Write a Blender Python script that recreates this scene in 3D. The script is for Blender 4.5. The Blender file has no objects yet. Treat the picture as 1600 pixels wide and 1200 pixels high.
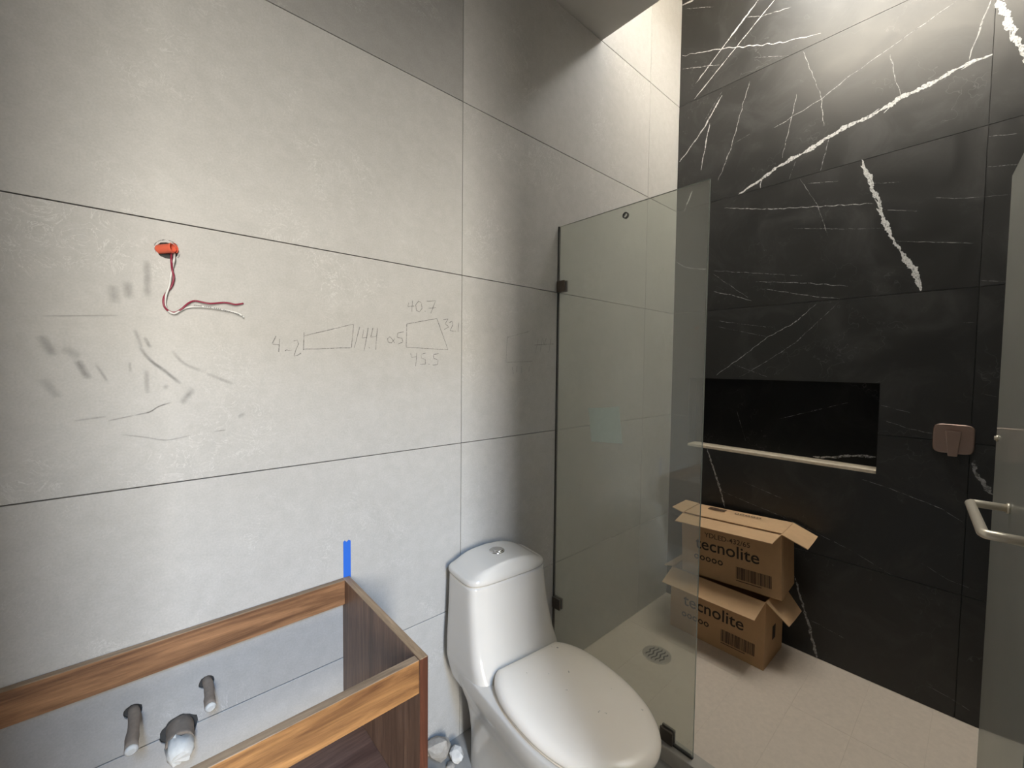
import bpy, bmesh, math, random
from mathutils import Vector, Matrix

random.seed(7)
SC = bpy.context.scene
COL = SC.collection

# ------------------------------------------------------------------ camera
F_PX, YAW, PITCH, ROLL = 656.53, 0.84393, -0.04293, 0.010587
CAM = Vector((-2.3962, -1.2469, 1.3801))
cd = bpy.data.cameras.new('camera')
cd.sensor_fit = 'HORIZONTAL'
cd.sensor_width = 36.0
cd.lens = F_PX / 1600.0 * 36.0
cd.clip_start = 0.01
cam = bpy.data.objects.new('camera', cd)
COL.objects.link(cam)
fw = Vector((math.cos(YAW) * math.cos(PITCH), math.sin(YAW) * math.cos(PITCH), math.sin(PITCH)))
rt = Vector((math.sin(YAW), -math.cos(YAW), 0))
up = rt.cross(fw)
rt2 = rt * math.cos(ROLL) + up * math.sin(ROLL)
up2 = -rt * math.sin(ROLL) + up * math.cos(ROLL)
M = Matrix((rt2, up2, -fw)).transposed().to_4x4()
M.translation = CAM
cam.matrix_world = M
SC.camera = cam

# ------------------------------------------------------------------ world, sun, daylight
w = bpy.data.worlds.new('sky')
SC.world = w
w.use_nodes = True
bg = w.node_tree.nodes['Background']
bg.inputs[0].default_value = (1.0, 0.98, 0.93, 1)
bg.inputs[1].default_value = 18.5


def lamp(name, kind, loc, rot, energy, color, **kw):
    d = bpy.data.lights.new(name, kind)
    d.energy = energy
    d.color = color
    for k, v in kw.items():
        setattr(d, k, v)
    o = bpy.data.objects.new(name, d)
    o.location = loc
    o.rotation_euler = rot
    COL.objects.link(o)
    return o


# sun falling through the skylight above the shower onto the far side of its shaft
sun_dir = Vector((-math.cos(math.radians(36)), -0.03, -math.sin(math.radians(36))))
s = lamp('sun', 'SUN', (3, 0, 6), (0, 0, 0), 66.0, (1.0, 0.94, 0.85), angle=math.radians(0.6))
s.rotation_euler = sun_dir.to_track_quat('-Z', 'Y').to_euler()
# lamps standing in for an unseen window next door: sky above, sunlit ground below
lamp('added_sky_light', 'AREA', (-2.88, -3.6, 3.50), (math.radians(55), 0, math.radians(-8)), 128, (0.28, 0.55, 1.0),
     shape='RECTANGLE', size=0.42, size_y=0.9)  # added blue lamp, raised so the lintel keeps it on the lower wall
lamp('window_daylight_ground', 'AREA', (-2.85, -3.6, 1.75), (math.radians(90), 0, 0), 160, (1.0, 0.955, 0.87),
     shape='RECTANGLE', size=0.42, size_y=1.7)
pl_ = lamp('skylight_portal', 'AREA', (-0.375, -0.93, 3.61), (0, 0, 0), 1, (1, 1, 1), shape='RECTANGLE', size=0.80, size_y=0.98)
pl_.data.cycles.is_portal = True

vs = SC.view_settings
vs.view_transform = 'Standard'
vs.look = 'None'
vs.gamma = 1.0
vs.use_curve_mapping = False
vs.exposure = 0.0


# ------------------------------------------------------------------ material helpers
def new_mat(name):
    m = bpy.data.materials.new(name)
    m.use_nodes = True
    nt = m.node_tree
    p = nt.nodes['Principled BSDF']
    return m, nt, p


def N(nt, t, **inp):
    n = nt.nodes.new(t)
    for k, v in inp.items():
        if k in n.inputs:
            n.inputs[k].default_value = v
        else:
            setattr(n, k, v)
    return n


def L(nt, a, ai, b, bi):
    nt.links.new(a.outputs[ai], b.inputs[bi])


def ramp(nt, stops):
    r = nt.nodes.new('ShaderNodeValToRGB')
    e = r.color_ramp.elements
    while len(e) < len(stops):
        e.new(0.5)
    for i, (p, c) in enumerate(stops):
        e[i].position = p
        e[i].color = c if len(c) == 4 else (*c, 1)
    return r


def mixc(nt, fac, a, b, blend='MIX'):
    """colour mix; fac/a/b are (node, socket) or constants"""
    n = nt.nodes.new('ShaderNodeMix')
    n.data_type = 'RGBA'
    n.blend_type = blend
    for idx, v in ((0, fac), (6, a), (7, b)):
        if isinstance(v, tuple) and hasattr(v[0], 'outputs'):
            nt.links.new(v[0].outputs[v[1]], n.inputs[idx])
        else:
            n.inputs[idx].default_value = v if idx == 0 else (*v, 1)
    return (n, 2)


def setc(nt, src, p, name='Base Color'):
    nt.links.new(src[0].outputs[src[1]], p.inputs[name])


def coords(nt, scale=(1, 1, 1), rnd=True):
    tc = nt.nodes.new('ShaderNodeTexCoord')
    mp = nt.nodes.new('ShaderNodeMapping')
    mp.inputs['Scale'].default_value = scale
    L(nt, tc, 'Object', mp, 'Vector')
    if rnd:
        oi = nt.nodes.new('ShaderNodeObjectInfo')
        mu = N(nt, 'ShaderNodeMath', operation='MULTIPLY')
        mu.inputs[1].default_value = 37.0
        L(nt, oi, 'Random', mu, 0)
        cb = nt.nodes.new('ShaderNodeCombineXYZ')
        L(nt, mu, 0, cb, 0)
        L(nt, mu, 0, cb, 2)
        L(nt, cb, 0, mp, 'Location')
    return mp


def noise(nt, vec, scale, detail=6, rough=0.6, dist=0.0):
    n = N(nt, 'ShaderNodeTexNoise', Scale=scale, Detail=detail, Roughness=rough, Distortion=dist)
    L(nt, vec, 0, n, 'Vector')
    return n


def bump(nt, src, p, strength=0.2, dist=0.002):
    b = N(nt, 'ShaderNodeBump', Strength=strength, Distance=dist)
    L(nt, src, 0, b, 'Height')
    L(nt, b, 0, p, 'Normal')


def plain(name, col, rough=0.5, metal=0.0, vary=0.12, scale=30, bmp=0.05):
    m, nt, p = new_mat(name)
    v = coords(nt)
    n = noise(nt, v, scale)
    c = mixc(nt, (n, 0), tuple(x * (1 - vary) for x in col), tuple(min(1, x * (1 + vary)) for x in col))
    setc(nt, c, p)
    p.inputs['Roughness'].default_value = rough
    p.inputs['Metallic'].default_value = metal
    if bmp:
        bump(nt, n, p, bmp, 0.001)
    return m


def mat_grey_tile(name, tint=1.0):
    m, nt, p = new_mat(name)
    v = coords(nt)
    n1 = noise(nt, v, 2.2, 8, 0.65, 0.6)
    n2 = noise(nt, v, 26, 8, 0.7, 0.3)
    n3 = noise(nt, v, 240, 2, 0.5)
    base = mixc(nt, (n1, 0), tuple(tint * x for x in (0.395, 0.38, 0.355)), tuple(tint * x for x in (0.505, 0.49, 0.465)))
    r2 = ramp(nt, [(0.35, (0.94, 0.94, 0.935)), (0.65, (1.03, 1.03, 1.03))])
    L(nt, n2, 0, r2, 0)
    base = mixc(nt, 1.0, base, (r2, 0), 'MULTIPLY')
    r3 = ramp(nt, [(0.3, (0.94, 0.94, 0.94)), (0.7, (1.04, 1.04, 1.04))])
    L(nt, n3, 0, r3, 0)
    base = mixc(nt, 1.0, base, (r3, 0), 'MULTIPLY')
    # pale curled flecks in the glaze
    n4 = noise(nt, v, 17, 5, 0.62, 2.2)
    ri = ramp(nt, [(0.485, (0, 0, 0)), (0.498, (1, 1, 1)), (0.502, (1, 1, 1)), (0.515, (0, 0, 0))])
    L(nt, n4, 0, ri, 0)
    n5 = noise(nt, v, 3.6, 4, 0.6, 0.5)
    rm = ramp(nt, [(0.53, (0, 0, 0)), (0.66, (0.8, 0.8, 0.8))])
    L(nt, n5, 0, rm, 0)
    fm = mixc(nt, 1.0, (ri, 0), (rm, 0), 'MULTIPLY')
    base = mixc(nt, fm, base, (0.62, 0.61, 0.58))
    setc(nt, base, p)
    p.inputs['Roughness'].default_value = 0.48
    bump(nt, n2, p, 0.06, 0.002)
    return m


def mat_black_tile(name, dark=1.0, spec=0.62):
    m, nt, p = new_mat(name)
    v = coords(nt)
    n1 = noise(nt, v, 3.0, 7, 0.6, 0.8)
    n2 = noise(nt, v, 60, 6, 0.7)
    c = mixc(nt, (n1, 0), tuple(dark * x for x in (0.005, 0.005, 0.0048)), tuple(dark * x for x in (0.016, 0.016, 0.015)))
    # wispy grey clouding
    n3 = noise(nt, v, 4.0, 8, 0.68, 1.2)
    r3 = ramp(nt, [(0.50, (0, 0, 0)), (0.80, (0.5, 0.5, 0.5))])
    L(nt, n3, 0, r3, 0)
    c = mixc(nt, (r3, 0), c, tuple(dark * x for x in (0.055, 0.055, 0.054)))
    # hairline marble veins
    vo = N(nt, 'ShaderNodeTexVoronoi', feature='DISTANCE_TO_EDGE', Scale=2.1)
    ad = N(nt, 'ShaderNodeVectorMath', operation='ADD')
    L(nt, v, 0, ad, 0)
    n4 = noise(nt, v, 4, 4, 0.6)
    L(nt, n4, 'Color', ad, 1)
    L(nt, ad, 0, vo, 'Vector')
    rv = ramp(nt, [(0.0, (0.5, 0.5, 0.5)), (0.006, (0, 0, 0))])
    L(nt, vo, 0, rv, 0)
    rm = ramp(nt, [(0.48, (0, 0, 0)), (0.6, (0.5, 0.5, 0.5))])
    L(nt, n1, 0, rm, 0)
    f = mixc(nt, 1.0, (rv, 0), (rm, 0), 'MULTIPLY')
    c = mixc(nt, f, c, (0.2, 0.2, 0.2))
    setc(nt, c, p)
    rr = N(nt, 'ShaderNodeMapRange')
    rr.inputs['From Min'].default_value = 0.3
    rr.inputs['From Max'].default_value = 0.7
    rr.inputs['To Min'].default_value = 0.33
    rr.inputs['To Max'].default_value = 0.50
    L(nt, n3, 0, rr, 0)
    L(nt, rr, 0, p, 'Roughness')
    p.inputs['Specular IOR Level'].default_value = spec
    bump(nt, n2, p, 0.05, 0.002)
    return m


def mat_film(name, col, lo, hi, scale, rough=0.6, alpha=1.0):
    """thin print / deposit lying on a surface, broken up by noise"""
    m, nt, p = new_mat(name)
    v = coords(nt, rnd=False)
    n = noise(nt, v, scale, 5, 0.7)
    r = ramp(nt, [(lo, (0, 0, 0)), (hi, (alpha, alpha, alpha))])
    L(nt, n, 0, r, 0)
    L(nt, r, 0, p, 'Alpha')
    p.inputs['Base Color'].default_value = (*col, 1)
    p.inputs['Roughness'].default_value = rough
    return m


def mat_smudge(name, alpha):
    """soft dirty rub mark: fades to nothing at its edges (attribute 'fade')"""
    m, nt, p = new_mat(name)
    at = N(nt, 'ShaderNodeAttribute', attribute_name='fade')
    v = coords(nt, rnd=False)
    n = noise(nt, v, 60, 6, 0.7)
    r = ramp(nt, [(0.25, (0.2, 0.2, 0.2)), (0.7, (alpha, alpha, alpha))])
    L(nt, n, 0, r, 0)
    mu = N(nt, 'ShaderNodeMath', operation='MULTIPLY')
    L(nt, at, 'Fac', mu, 0)
    L(nt, r, 0, mu, 1)
    m2 = N(nt, 'ShaderNodeMath', operation='MULTIPLY')
    m2.inputs[1].default_value = alpha
    L(nt, mu, 0, m2, 0)
    L(nt, m2, 0, p, 'Alpha')
    p.inputs['Base Color'].default_value = (0.12, 0.12, 0.12, 1)
    p.inputs['Roughness'].default_value = 0.7
    return m


def mat_wood(name, axis, dark, light, scale=1.0, rough=0.45):
    m, nt, p = new_mat(name)
    sc = {'x': (1.2, 16, 16), 'y': (16, 1.2, 16), 'z': (16, 16, 1.2)}[axis]
    v = coords(nt, tuple(x * scale for x in sc))
    n1 = noise(nt, v, 1.6, 8, 0.65, 1.2)
    n2 = noise(nt, v, 11, 6, 0.7, 0.2)
    r = ramp(nt, [(0.30, dark), (0.5, tuple(a * 0.45 + b * 0.55 for a, b in zip(dark, light))), (0.66, light)])
    L(nt, n1, 0, r, 0)
    r2 = ramp(nt, [(0.35, (0.72, 0.7, 0.68)), (0.65, (1.08, 1.08, 1.08))])
    L(nt, n2, 0, r2, 0)
    c = mixc(nt, 1.0, (r, 0), (r2, 0), 'MULTIPLY')
    setc(nt, c, p)
    p.inputs['Roughness'].default_value = rough
    bump(nt, n2, p, 0.12, 0.001)
    return m


def mat_glass(name, tint, dust_haze_lo, dust_haze_hi):
    m = bpy.data.materials.new(name)
    m.use_nodes = True
    nt = m.node_tree
    nt.nodes.clear()
    out = nt.nodes.new('ShaderNodeOutputMaterial')
    tr = N(nt, 'ShaderNodeBsdfTransparent', Color=(*tint, 1))
    gl = N(nt, 'ShaderNodeBsdfGlossy', Color=(0.95, 1, 0.98, 1), Roughness=0.015)
    fr = N(nt, 'ShaderNodeFresnel', IOR=1.5)
    ge = nt.nodes.new('ShaderNodeNewGeometry')
    io = N(nt, 'ShaderNodeMapRange')          # the sheet is not refracted, so both faces use the air-to-glass index
    io.inputs['To Min'].default_value = 1.5
    io.inputs['To Max'].default_value = 1 / 1.5
    L(nt, ge, 'Backfacing', io, 0)
    L(nt, io, 0, fr, 'IOR')
    mx = nt.nodes.new('ShaderNodeMixShader')
    L(nt, fr, 0, mx, 0)
    L(nt, tr, 0, mx, 1)
    L(nt, gl, 0, mx, 2)
    v = coords(nt, rnd=False)
    n = noise(nt, v, 3.0, 6, 0.65)
    mr = N(nt, 'ShaderNodeMapRange')
    mr.inputs['To Min'].default_value = dust_haze_lo
    mr.inputs['To Max'].default_value = dust_haze_hi
    L(nt, n, 0, mr, 0)
    df = N(nt, 'ShaderNodeBsdfDiffuse', Color=(0.62, 0.61, 0.57, 1))
    tl = N(nt, 'ShaderNodeBsdfTranslucent', Color=(0.62, 0.61, 0.57, 1))
    md = nt.nodes.new('ShaderNodeMixShader')
    md.inputs[0].default_value = 0.45
    L(nt, df, 0, md, 1)
    L(nt, tl, 0, md, 2)
    m2 = nt.nodes.new('ShaderNodeMixShader')
    L(nt, mr, 0, m2, 0)
    L(nt, mx, 0, m2, 1)
    L(nt, md, 0, m2, 2)
    L(nt, m2, 0, out, 0)
    return m


MAT = dict(
    tile=mat_grey_tile('grey_cement_porcelain'),
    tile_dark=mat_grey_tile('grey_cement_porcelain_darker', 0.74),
    black=mat_black_tile('black_marble_porcelain'),
    niche=mat_black_tile('shaded_niche_tile', 0.5, 0.2),  # shade of the recess put into the colour: black tile darkened
    vein=mat_film('white_marble_vein', (0.62, 0.62, 0.61), 0.30, 0.52, 130, 0.4, 0.95),
    vein_thin=mat_film('thin_grey_marble_vein', (0.46, 0.46, 0.45), 0.30, 0.58, 70, 0.4, 0.85),
    vein_faint=mat_film('faint_grey_marble_vein', (0.36, 0.36, 0.36), 0.30, 0.62, 40, 0.4, 0.8),
    grout=plain('dark_joint_mortar', (0.05, 0.048, 0.045), 0.9),
    plaster=plain('off_white_plaster', (0.62, 0.60, 0.56), 0.85, scale=8, vary=0.05),
    shaft=plain('white_shaft_plaster', (0.80, 0.76, 0.68), 0.85, scale=8, vary=0.03),
    floor_room=plain('dusty_grey_floor', (0.30, 0.285, 0.26), 0.75, scale=14, vary=0.35),
    floor_tile=plain('beige_shower_floor_tile', (0.62, 0.535, 0.44), 0.6, scale=55, vary=0.13),
    floor_joint=plain('beige_floor_joint', (0.56, 0.485, 0.40), 0.9),
    curb=plain('curb_stone', (0.40, 0.37, 0.32), 0.55, scale=20, vary=0.2),
    outer=plain('beige_room_paint', (0.52, 0.48, 0.42), 0.85, scale=8, vary=0.05),
    cut_edge=plain('raw_cut_tile_edge', (0.55, 0.48, 0.37), 0.8, scale=60, vary=0.3),
    porcelain=plain('white_porcelain', (0.61, 0.57, 0.51), 0.16, scale=6, vary=0.03, bmp=0),
    lid=plain('dusty_white_seat_plastic', (0.90, 0.82, 0.71), 0.26, scale=5, vary=0.05, bmp=0),
    chrome=plain('polished_chrome', (0.75, 0.74, 0.72), 0.18, 1.0, 0.05, 10, 0),
    nickel=plain('warm_satin_nickel', (0.72, 0.65, 0.53), 0.36, 0.55, 0.05, 40, 0),
    copper=plain('rose_bronze_metal', (0.40, 0.285, 0.235), 0.30, 0.9, 0.06, 40, 0),
    grate=plain('dull_steel_grate', (0.50, 0.46, 0.40), 0.5, 0.5, 0.1, 60, 0),
    dark_metal=plain('dark_bronze_clip', (0.16, 0.135, 0.115), 0.35, 0.9, 0.1, 40, 0),
    seal=plain('dark_edge_seal', (0.02, 0.018, 0.015), 0.5),
    glass=mat_glass('dusty_hazed_glass', (0.95, 0.965, 0.93), 0.19, 0.24),  # dust film thickened to stand in for part of the pane's reflected haze
    door_glass=mat_glass('dusty_door_glass', (0.88, 0.90, 0.88), 0.46, 0.54),
    glass_edge=plain('polished_glass_edge', (0.34, 0.37, 0.33), 0.25, 0.0, 0.1, 20, 0),
    wood_rail=mat_wood('stained_wood_rail', 'x', (0.10, 0.042, 0.018), (0.40, 0.205, 0.095)),
    wood_front=mat_wood('orange_brown_wood_rail', 'x', (0.13, 0.052, 0.018), (0.52, 0.26, 0.09)),
    wood_top=mat_wood('raw_wood_rail_edge', 'x', (0.18, 0.115, 0.065), (0.42, 0.30, 0.19)),
    wood_panel=mat_wood('stained_wood_panel', 'z', (0.10, 0.055, 0.035), (0.26, 0.155, 0.10)),
    wood_edge=mat_wood('raw_wood_edge', 'y', (0.20, 0.12, 0.06), (0.46, 0.32, 0.19)),
    wood_red=mat_wood('red_brown_wood_edge', 'z', (0.05, 0.016, 0.008), (0.13, 0.042, 0.02)),
    wood_shelf=mat_wood('dark_wood_shelf', 'x', (0.085, 0.045, 0.035), (0.17, 0.10, 0.075)),
    cardboard=plain('brown_cardboard', (0.46, 0.285, 0.145), 0.85, scale=24, vary=0.12),
    cardboard_in=plain('pale_inner_cardboard', (0.58, 0.38, 0.21), 0.85, scale=24, vary=0.10),
    ink=plain('brown_black_print', (0.030, 0.018, 0.012), 0.7, vary=0.1, bmp=0),
    ink_soft=plain('soft_brown_print', (0.070, 0.040, 0.024), 0.7, vary=0.1, bmp=0),
    tape=plain('blue_masking_tape', (0.015, 0.12, 0.55), 0.6, vary=0.06),
    conduit=plain('orange_corrugated_conduit', (0.74, 0.14, 0.075), 0.5, vary=0.1),
    red_wire=plain('crimson_wire_insulation', (0.27, 0.03, 0.06), 0.35, vary=0.05, bmp=0),
    white_wire=plain('white_wire_insulation', (0.72, 0.72, 0.69), 0.35, vary=0.05, bmp=0),
    pipe=plain('dusty_brown_taped_pipe', (0.27, 0.215, 0.165), 0.7, scale=70, vary=0.3, bmp=0.4),
    pipe_end=plain('white_plaster_plug', (0.72, 0.70, 0.64), 0.85, scale=120, vary=0.15, bmp=0.6),
    rubble=plain('grey_rubble', (0.36, 0.33, 0.29), 0.9, scale=60, vary=0.4, bmp=0.6),
    rubble_white=plain('white_plaster_rubble', (0.62, 0.60, 0.56), 0.9, scale=60, vary=0.2, bmp=0.6),
    pencil=mat_film('pencil_line', (0.10, 0.10, 0.10), 0.30, 0.62, 300, 0.6, 0.8),
    pencil_soft=mat_film('faint_pencil_line', (0.09, 0.10, 0.10), 0.30, 0.70, 300, 0.6, 0.55),
    film=mat_film('translucent_pale_teal', (0.55, 0.68, 0.60), 0.0, 0.2, 8, 0.2, 0.5),
    wire_print=plain('grey_print', (0.15, 0.15, 0.15), 0.5, vary=0.05, bmp=0),
)


# ------------------------------------------------------------------ mesh helpers
def mesh_obj(name, bm, mats, parent=None, smooth=False, label=None):
    me = bpy.data.meshes.new(name)
    bmesh.ops.recalc_face_normals(bm, faces=bm.faces[:])
    bm.to_mesh(me)
    bm.free()
    for mm in (mats if isinstance(mats, (list, tuple)) else [mats]):
        me.materials.append(MAT[mm])
    if smooth:
        for f in me.polygons:
            f.use_smooth = True
    o = bpy.data.objects.new(name, me)
    COL.objects.link(o)
    if parent:
        o.parent = parent
    if label:
        o['label'] = label
    return o


def tag(o, label, cat=None, group=None, kind=None):
    o['label'] = label
    if cat:
        o['category'] = cat
    if group:
        o['group'] = group
    if kind:
        o['kind'] = kind
    return o


def thing(name, label, cat, loc=(0, 0, 0), rot=(0, 0, 0), group=None):
    o = bpy.data.objects.new(name, None)
    o.empty_display_size = 0.05
    COL.objects.link(o)
    o.location = loc
    o.rotation_euler = rot
    return tag(o, label, cat, group)


def box(bm, x0, x1, y0, y1, z0, z1, mi=0):
    vs_ = [bm.verts.new((x, y, z)) for x in (x0, x1) for y in (y0, y1) for z in (z0, z1)]
    for q in ((0, 1, 3, 2), (4, 6, 7, 5), (0, 4, 5, 1), (2, 3, 7, 6), (0, 2, 6, 4), (1, 5, 7, 3)):
        f = bm.faces.new([vs_[i] for i in q])
        f.material_index = mi
    return vs_


def bbox(x0, x1, y0, y1, z0, z1, bev=0.0, seg=2):
    bm = bmesh.new()
    box(bm, x0, x1, y0, y1, z0, z1)
    if bev:
        bmesh.ops.bevel(bm, geom=bm.edges[:], offset=bev, segments=seg, affect='EDGES', profile=0.6)
    return bm


def prism(bm, pts, d):
    """extrude planar polygon pts (3d) by vector d"""
    d = Vector(d)
    a = [bm.verts.new(p) for p in pts]
    b = [bm.verts.new(Vector(p) + d) for p in pts]
    bm.faces.new(a)
    bm.faces.new(list(reversed(b)))
    n = len(pts)
    for i in range(n):
        bm.faces.new((a[i], b[i], b[(i + 1) % n], a[(i + 1) % n]))


def smooth_path(pts, step):
    pts = [Vector(p) for p in pts]
    out = []
    n = len(pts)
    for i in range(n - 1):
        p0, p1, p2, p3 = pts[max(i - 1, 0)], pts[i], pts[i + 1], pts[min(i + 2, n - 1)]
        k = max(2, int((p2 - p1).length / step))
        for j in range(k):
            t = j / k
            out.append(0.5 * ((2 * p1) + (p2 - p0) * t + (2 * p0 - 5 * p1 + 4 * p2 - p3) * t * t + (3 * p1 - p0 - 3 * p2 + p3) * t ** 3))
    out.append(pts[-1])
    return out


def tube(bm, pts, r, seg=10, cap=True, mi=0):
    pts = [Vector(p) for p in pts]
    rs = r if isinstance(r, (list, tuple)) else [r] * len(pts)
    rings = []
    ref = Vector((0, 0, 1))
    t0 = (pts[1] - pts[0]).normalized()
    if abs(t0.dot(ref)) > 0.9:
        ref = Vector((1, 0, 0))
    nrm = t0.cross(ref).normalized()
    for i, p in enumerate(pts):
        t = (pts[min(i + 1, len(pts) - 1)] - pts[max(i - 1, 0)]).normalized()
        nrm = (nrm - t * nrm.dot(t)).normalized()
        bn = t.cross(nrm)
        rings.append([bm.verts.new(p + (nrm * math.cos(a) + bn * math.sin(a)) * rs[i])
                      for a in (2 * math.pi * k / seg for k in range(seg))])
    for a, b in zip(rings, rings[1:]):
        for k in range(seg):
            f = bm.faces.new((a[k], a[(k + 1) % seg], b[(k + 1) % seg], b[k]))
            f.material_index = mi
            f.smooth = True
    if cap:
        bm.faces.new(list(reversed(rings[0]))).material_index = mi
        bm.faces.new(rings[-1]).material_index = mi
    return rings


def loft(bm, rings, cap0=True, cap1=True, mi=0):
    R = [[bm.verts.new(p) for p in r] for r in rings]
    n = len(R[0])
    for a, b in zip(R, R[1:]):
        for k in range(n):
            bm.faces.new((a[k], a[(k + 1) % n], b[(k + 1) % n], b[k])).material_index = mi
    if cap0:
        bm.faces.new(list(reversed(R[0]))).material_index = mi
    if cap1:
        bm.faces.new(R[-1]).material_index = mi
    return R


def strip_mesh(pts2, width, to3, jitter=0.35, wob=0.0, taper=True, step=0.006):
    """flat ribbon along a 2d polyline with a ragged outline; to3 maps (u,v) to space"""
    P = [Vector((p[0], p[1])) for p in pts2]
    Q = []
    for a, b in zip(P, P[1:]):
        k = max(1, int((b - a).length / step))
        for j in range(k):
            Q.append(a.lerp(b, j / k))
    Q.append(P[-1])
    bm = bmesh.new()
    prev = None
    n = len(Q)
    wv = 1.0
    jit = 0.0
    dist = 0.0
    waves = [(random.uniform(0.025, 0.12), random.uniform(0, 6.28), random.uniform(0.3, 1.0)) for _ in range(4)]
    for i, p in enumerate(Q):
        t = (Q[min(i + 1, n - 1)] - Q[max(i - 1, 0)])
        t = t.normalized() if t.length > 0 else Vector((1, 0))
        nn = Vector((-t.y, t.x))
        if i:
            dist += (p - Q[i - 1]).length
        jit = jit * 0.5 + random.uniform(-1, 1) * 0.4
        off = wob * width * (sum(a_ * math.sin(6.28 * dist / l_ + ph_) for l_, ph_, a_ in waves) + jit * 0.8)
        wv = wv * 0.8 + 0.2 * (1 + random.uniform(-1, 1) * jitter * 3.2)
        h = 0.5 * width * max(0.18, wv)
        if taper:
            e = min(i, n - 1 - i) / max(1, n - 1)
            h *= min(1.0, 0.3 + e * 6)
        ha = h * (1 + random.uniform(-0.35, 0.35) * jitter)
        hb = h * (1 + random.uniform(-0.35, 0.35) * jitter)
        a = bm.verts.new(to3(*(p + nn * (ha + off))))
        b = bm.verts.new(to3(*(p + nn * (off - hb))))
        if prev:
            bm.faces.new((prev[0], a, b, prev[1]))
        prev = (a, b)
    return bm


def soft_strip(pts2, width, to3, step=0.006):
    """three-row ribbon whose 'fade' colour is 0 on the rim and 1 along the middle"""
    P = smooth_path([(p[0], p[1], 0) for p in pts2], step)
    bm = bmesh.new()
    lay = bm.verts.layers.float_color.new('fade')
    prev = None
    n = len(P)
    for i, p in enumerate(P):
        t = (P[min(i + 1, n - 1)] - P[max(i - 1, 0)]).normalized()
        nn = Vector((-t.y, t.x, 0))
        e = max(0.0, math.sin(math.pi * i / (n - 1))) ** 0.5
        row = []
        for k, f in ((-1, 0.0), (-0.4, 0.7), (0, 1.0), (0.4, 0.7), (1, 0.0)):
            q = p + nn * k * 0.8 * width * (0.9 + 0.2 * random.random())
            vv = bm.verts.new(to3(q.x, q.y))
            vv[lay] = (f * e, f * e, f * e, 1)
            row.append(vv)
        if prev:
            for a in range(4):
                bm.faces.new((prev[a], row[a], row[a + 1], prev[a + 1]))
        prev = row
    return bm


def merge_bm(dst, src):
    me = bpy.data.meshes.new('tmp')
    src.to_mesh(me)
    src.free()
    dst.from_mesh(me)
    bpy.data.meshes.remove(me)


def text_bm(body, size, to3, bold=0.0, align='LEFT'):
    cu = bpy.data.curves.new('t', 'FONT')
    cu.body = body
    cu.size = size
    cu.offset = bold
    cu.align_x = align
    cu.resolution_u = 4
    ob = bpy.data.objects.new('t', cu)
    COL.objects.link(ob)
    dg = bpy.context.evaluated_depsgraph_get()
    me = bpy.data.meshes.new_from_object(ob.evaluated_get(dg))
    bm = bmesh.new()
    bm.from_mesh(me)
    bpy.data.objects.remove(ob)
    bpy.data.curves.remove(cu)
    bpy.data.meshes.remove(me)
    for v in bm.verts:
        v.co = Vector(to3(v.co.x, v.co.y))
    return bm


def cut_holes(o, holes):
    """drill round holes (centre, axis, radius) through a tile"""
    for c, ax, r in holes:
        bm = bmesh.new()
        d = Vector(ax).normalized() * 0.05
        k = 14
        pts = [Vector(c) - d, Vector(c) + d]
        tube(bm, pts, r, k)
        for v in bm.verts:
            v.co += Vector((random.uniform(-1, 1), 0, random.uniform(-1, 1))) * r * 0.09
        bmesh.ops.recalc_face_normals(bm, faces=bm.faces[:])
        me = bpy.data.meshes.new('cut')
        bm.to_mesh(me)
        bm.free()
        co = bpy.data.objects.new('cut', me)
        COL.objects.link(co)
        md = o.modifiers.new('b', 'BOOLEAN')
        md.operation = 'DIFFERENCE'
        md.solver = 'EXACT'
        md.object = co
        dg = bpy.context.evaluated_depsgraph_get()
        nm = bpy.data.meshes.new_from_object(o.evaluated_get(dg))
        o.modifiers.clear()
        old = o.data
        nm.name = old.name
        o.data = nm
        bpy.data.meshes.remove(old)
        bpy.data.objects.remove(co)
        bpy.data.meshes.remove(me)

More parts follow.
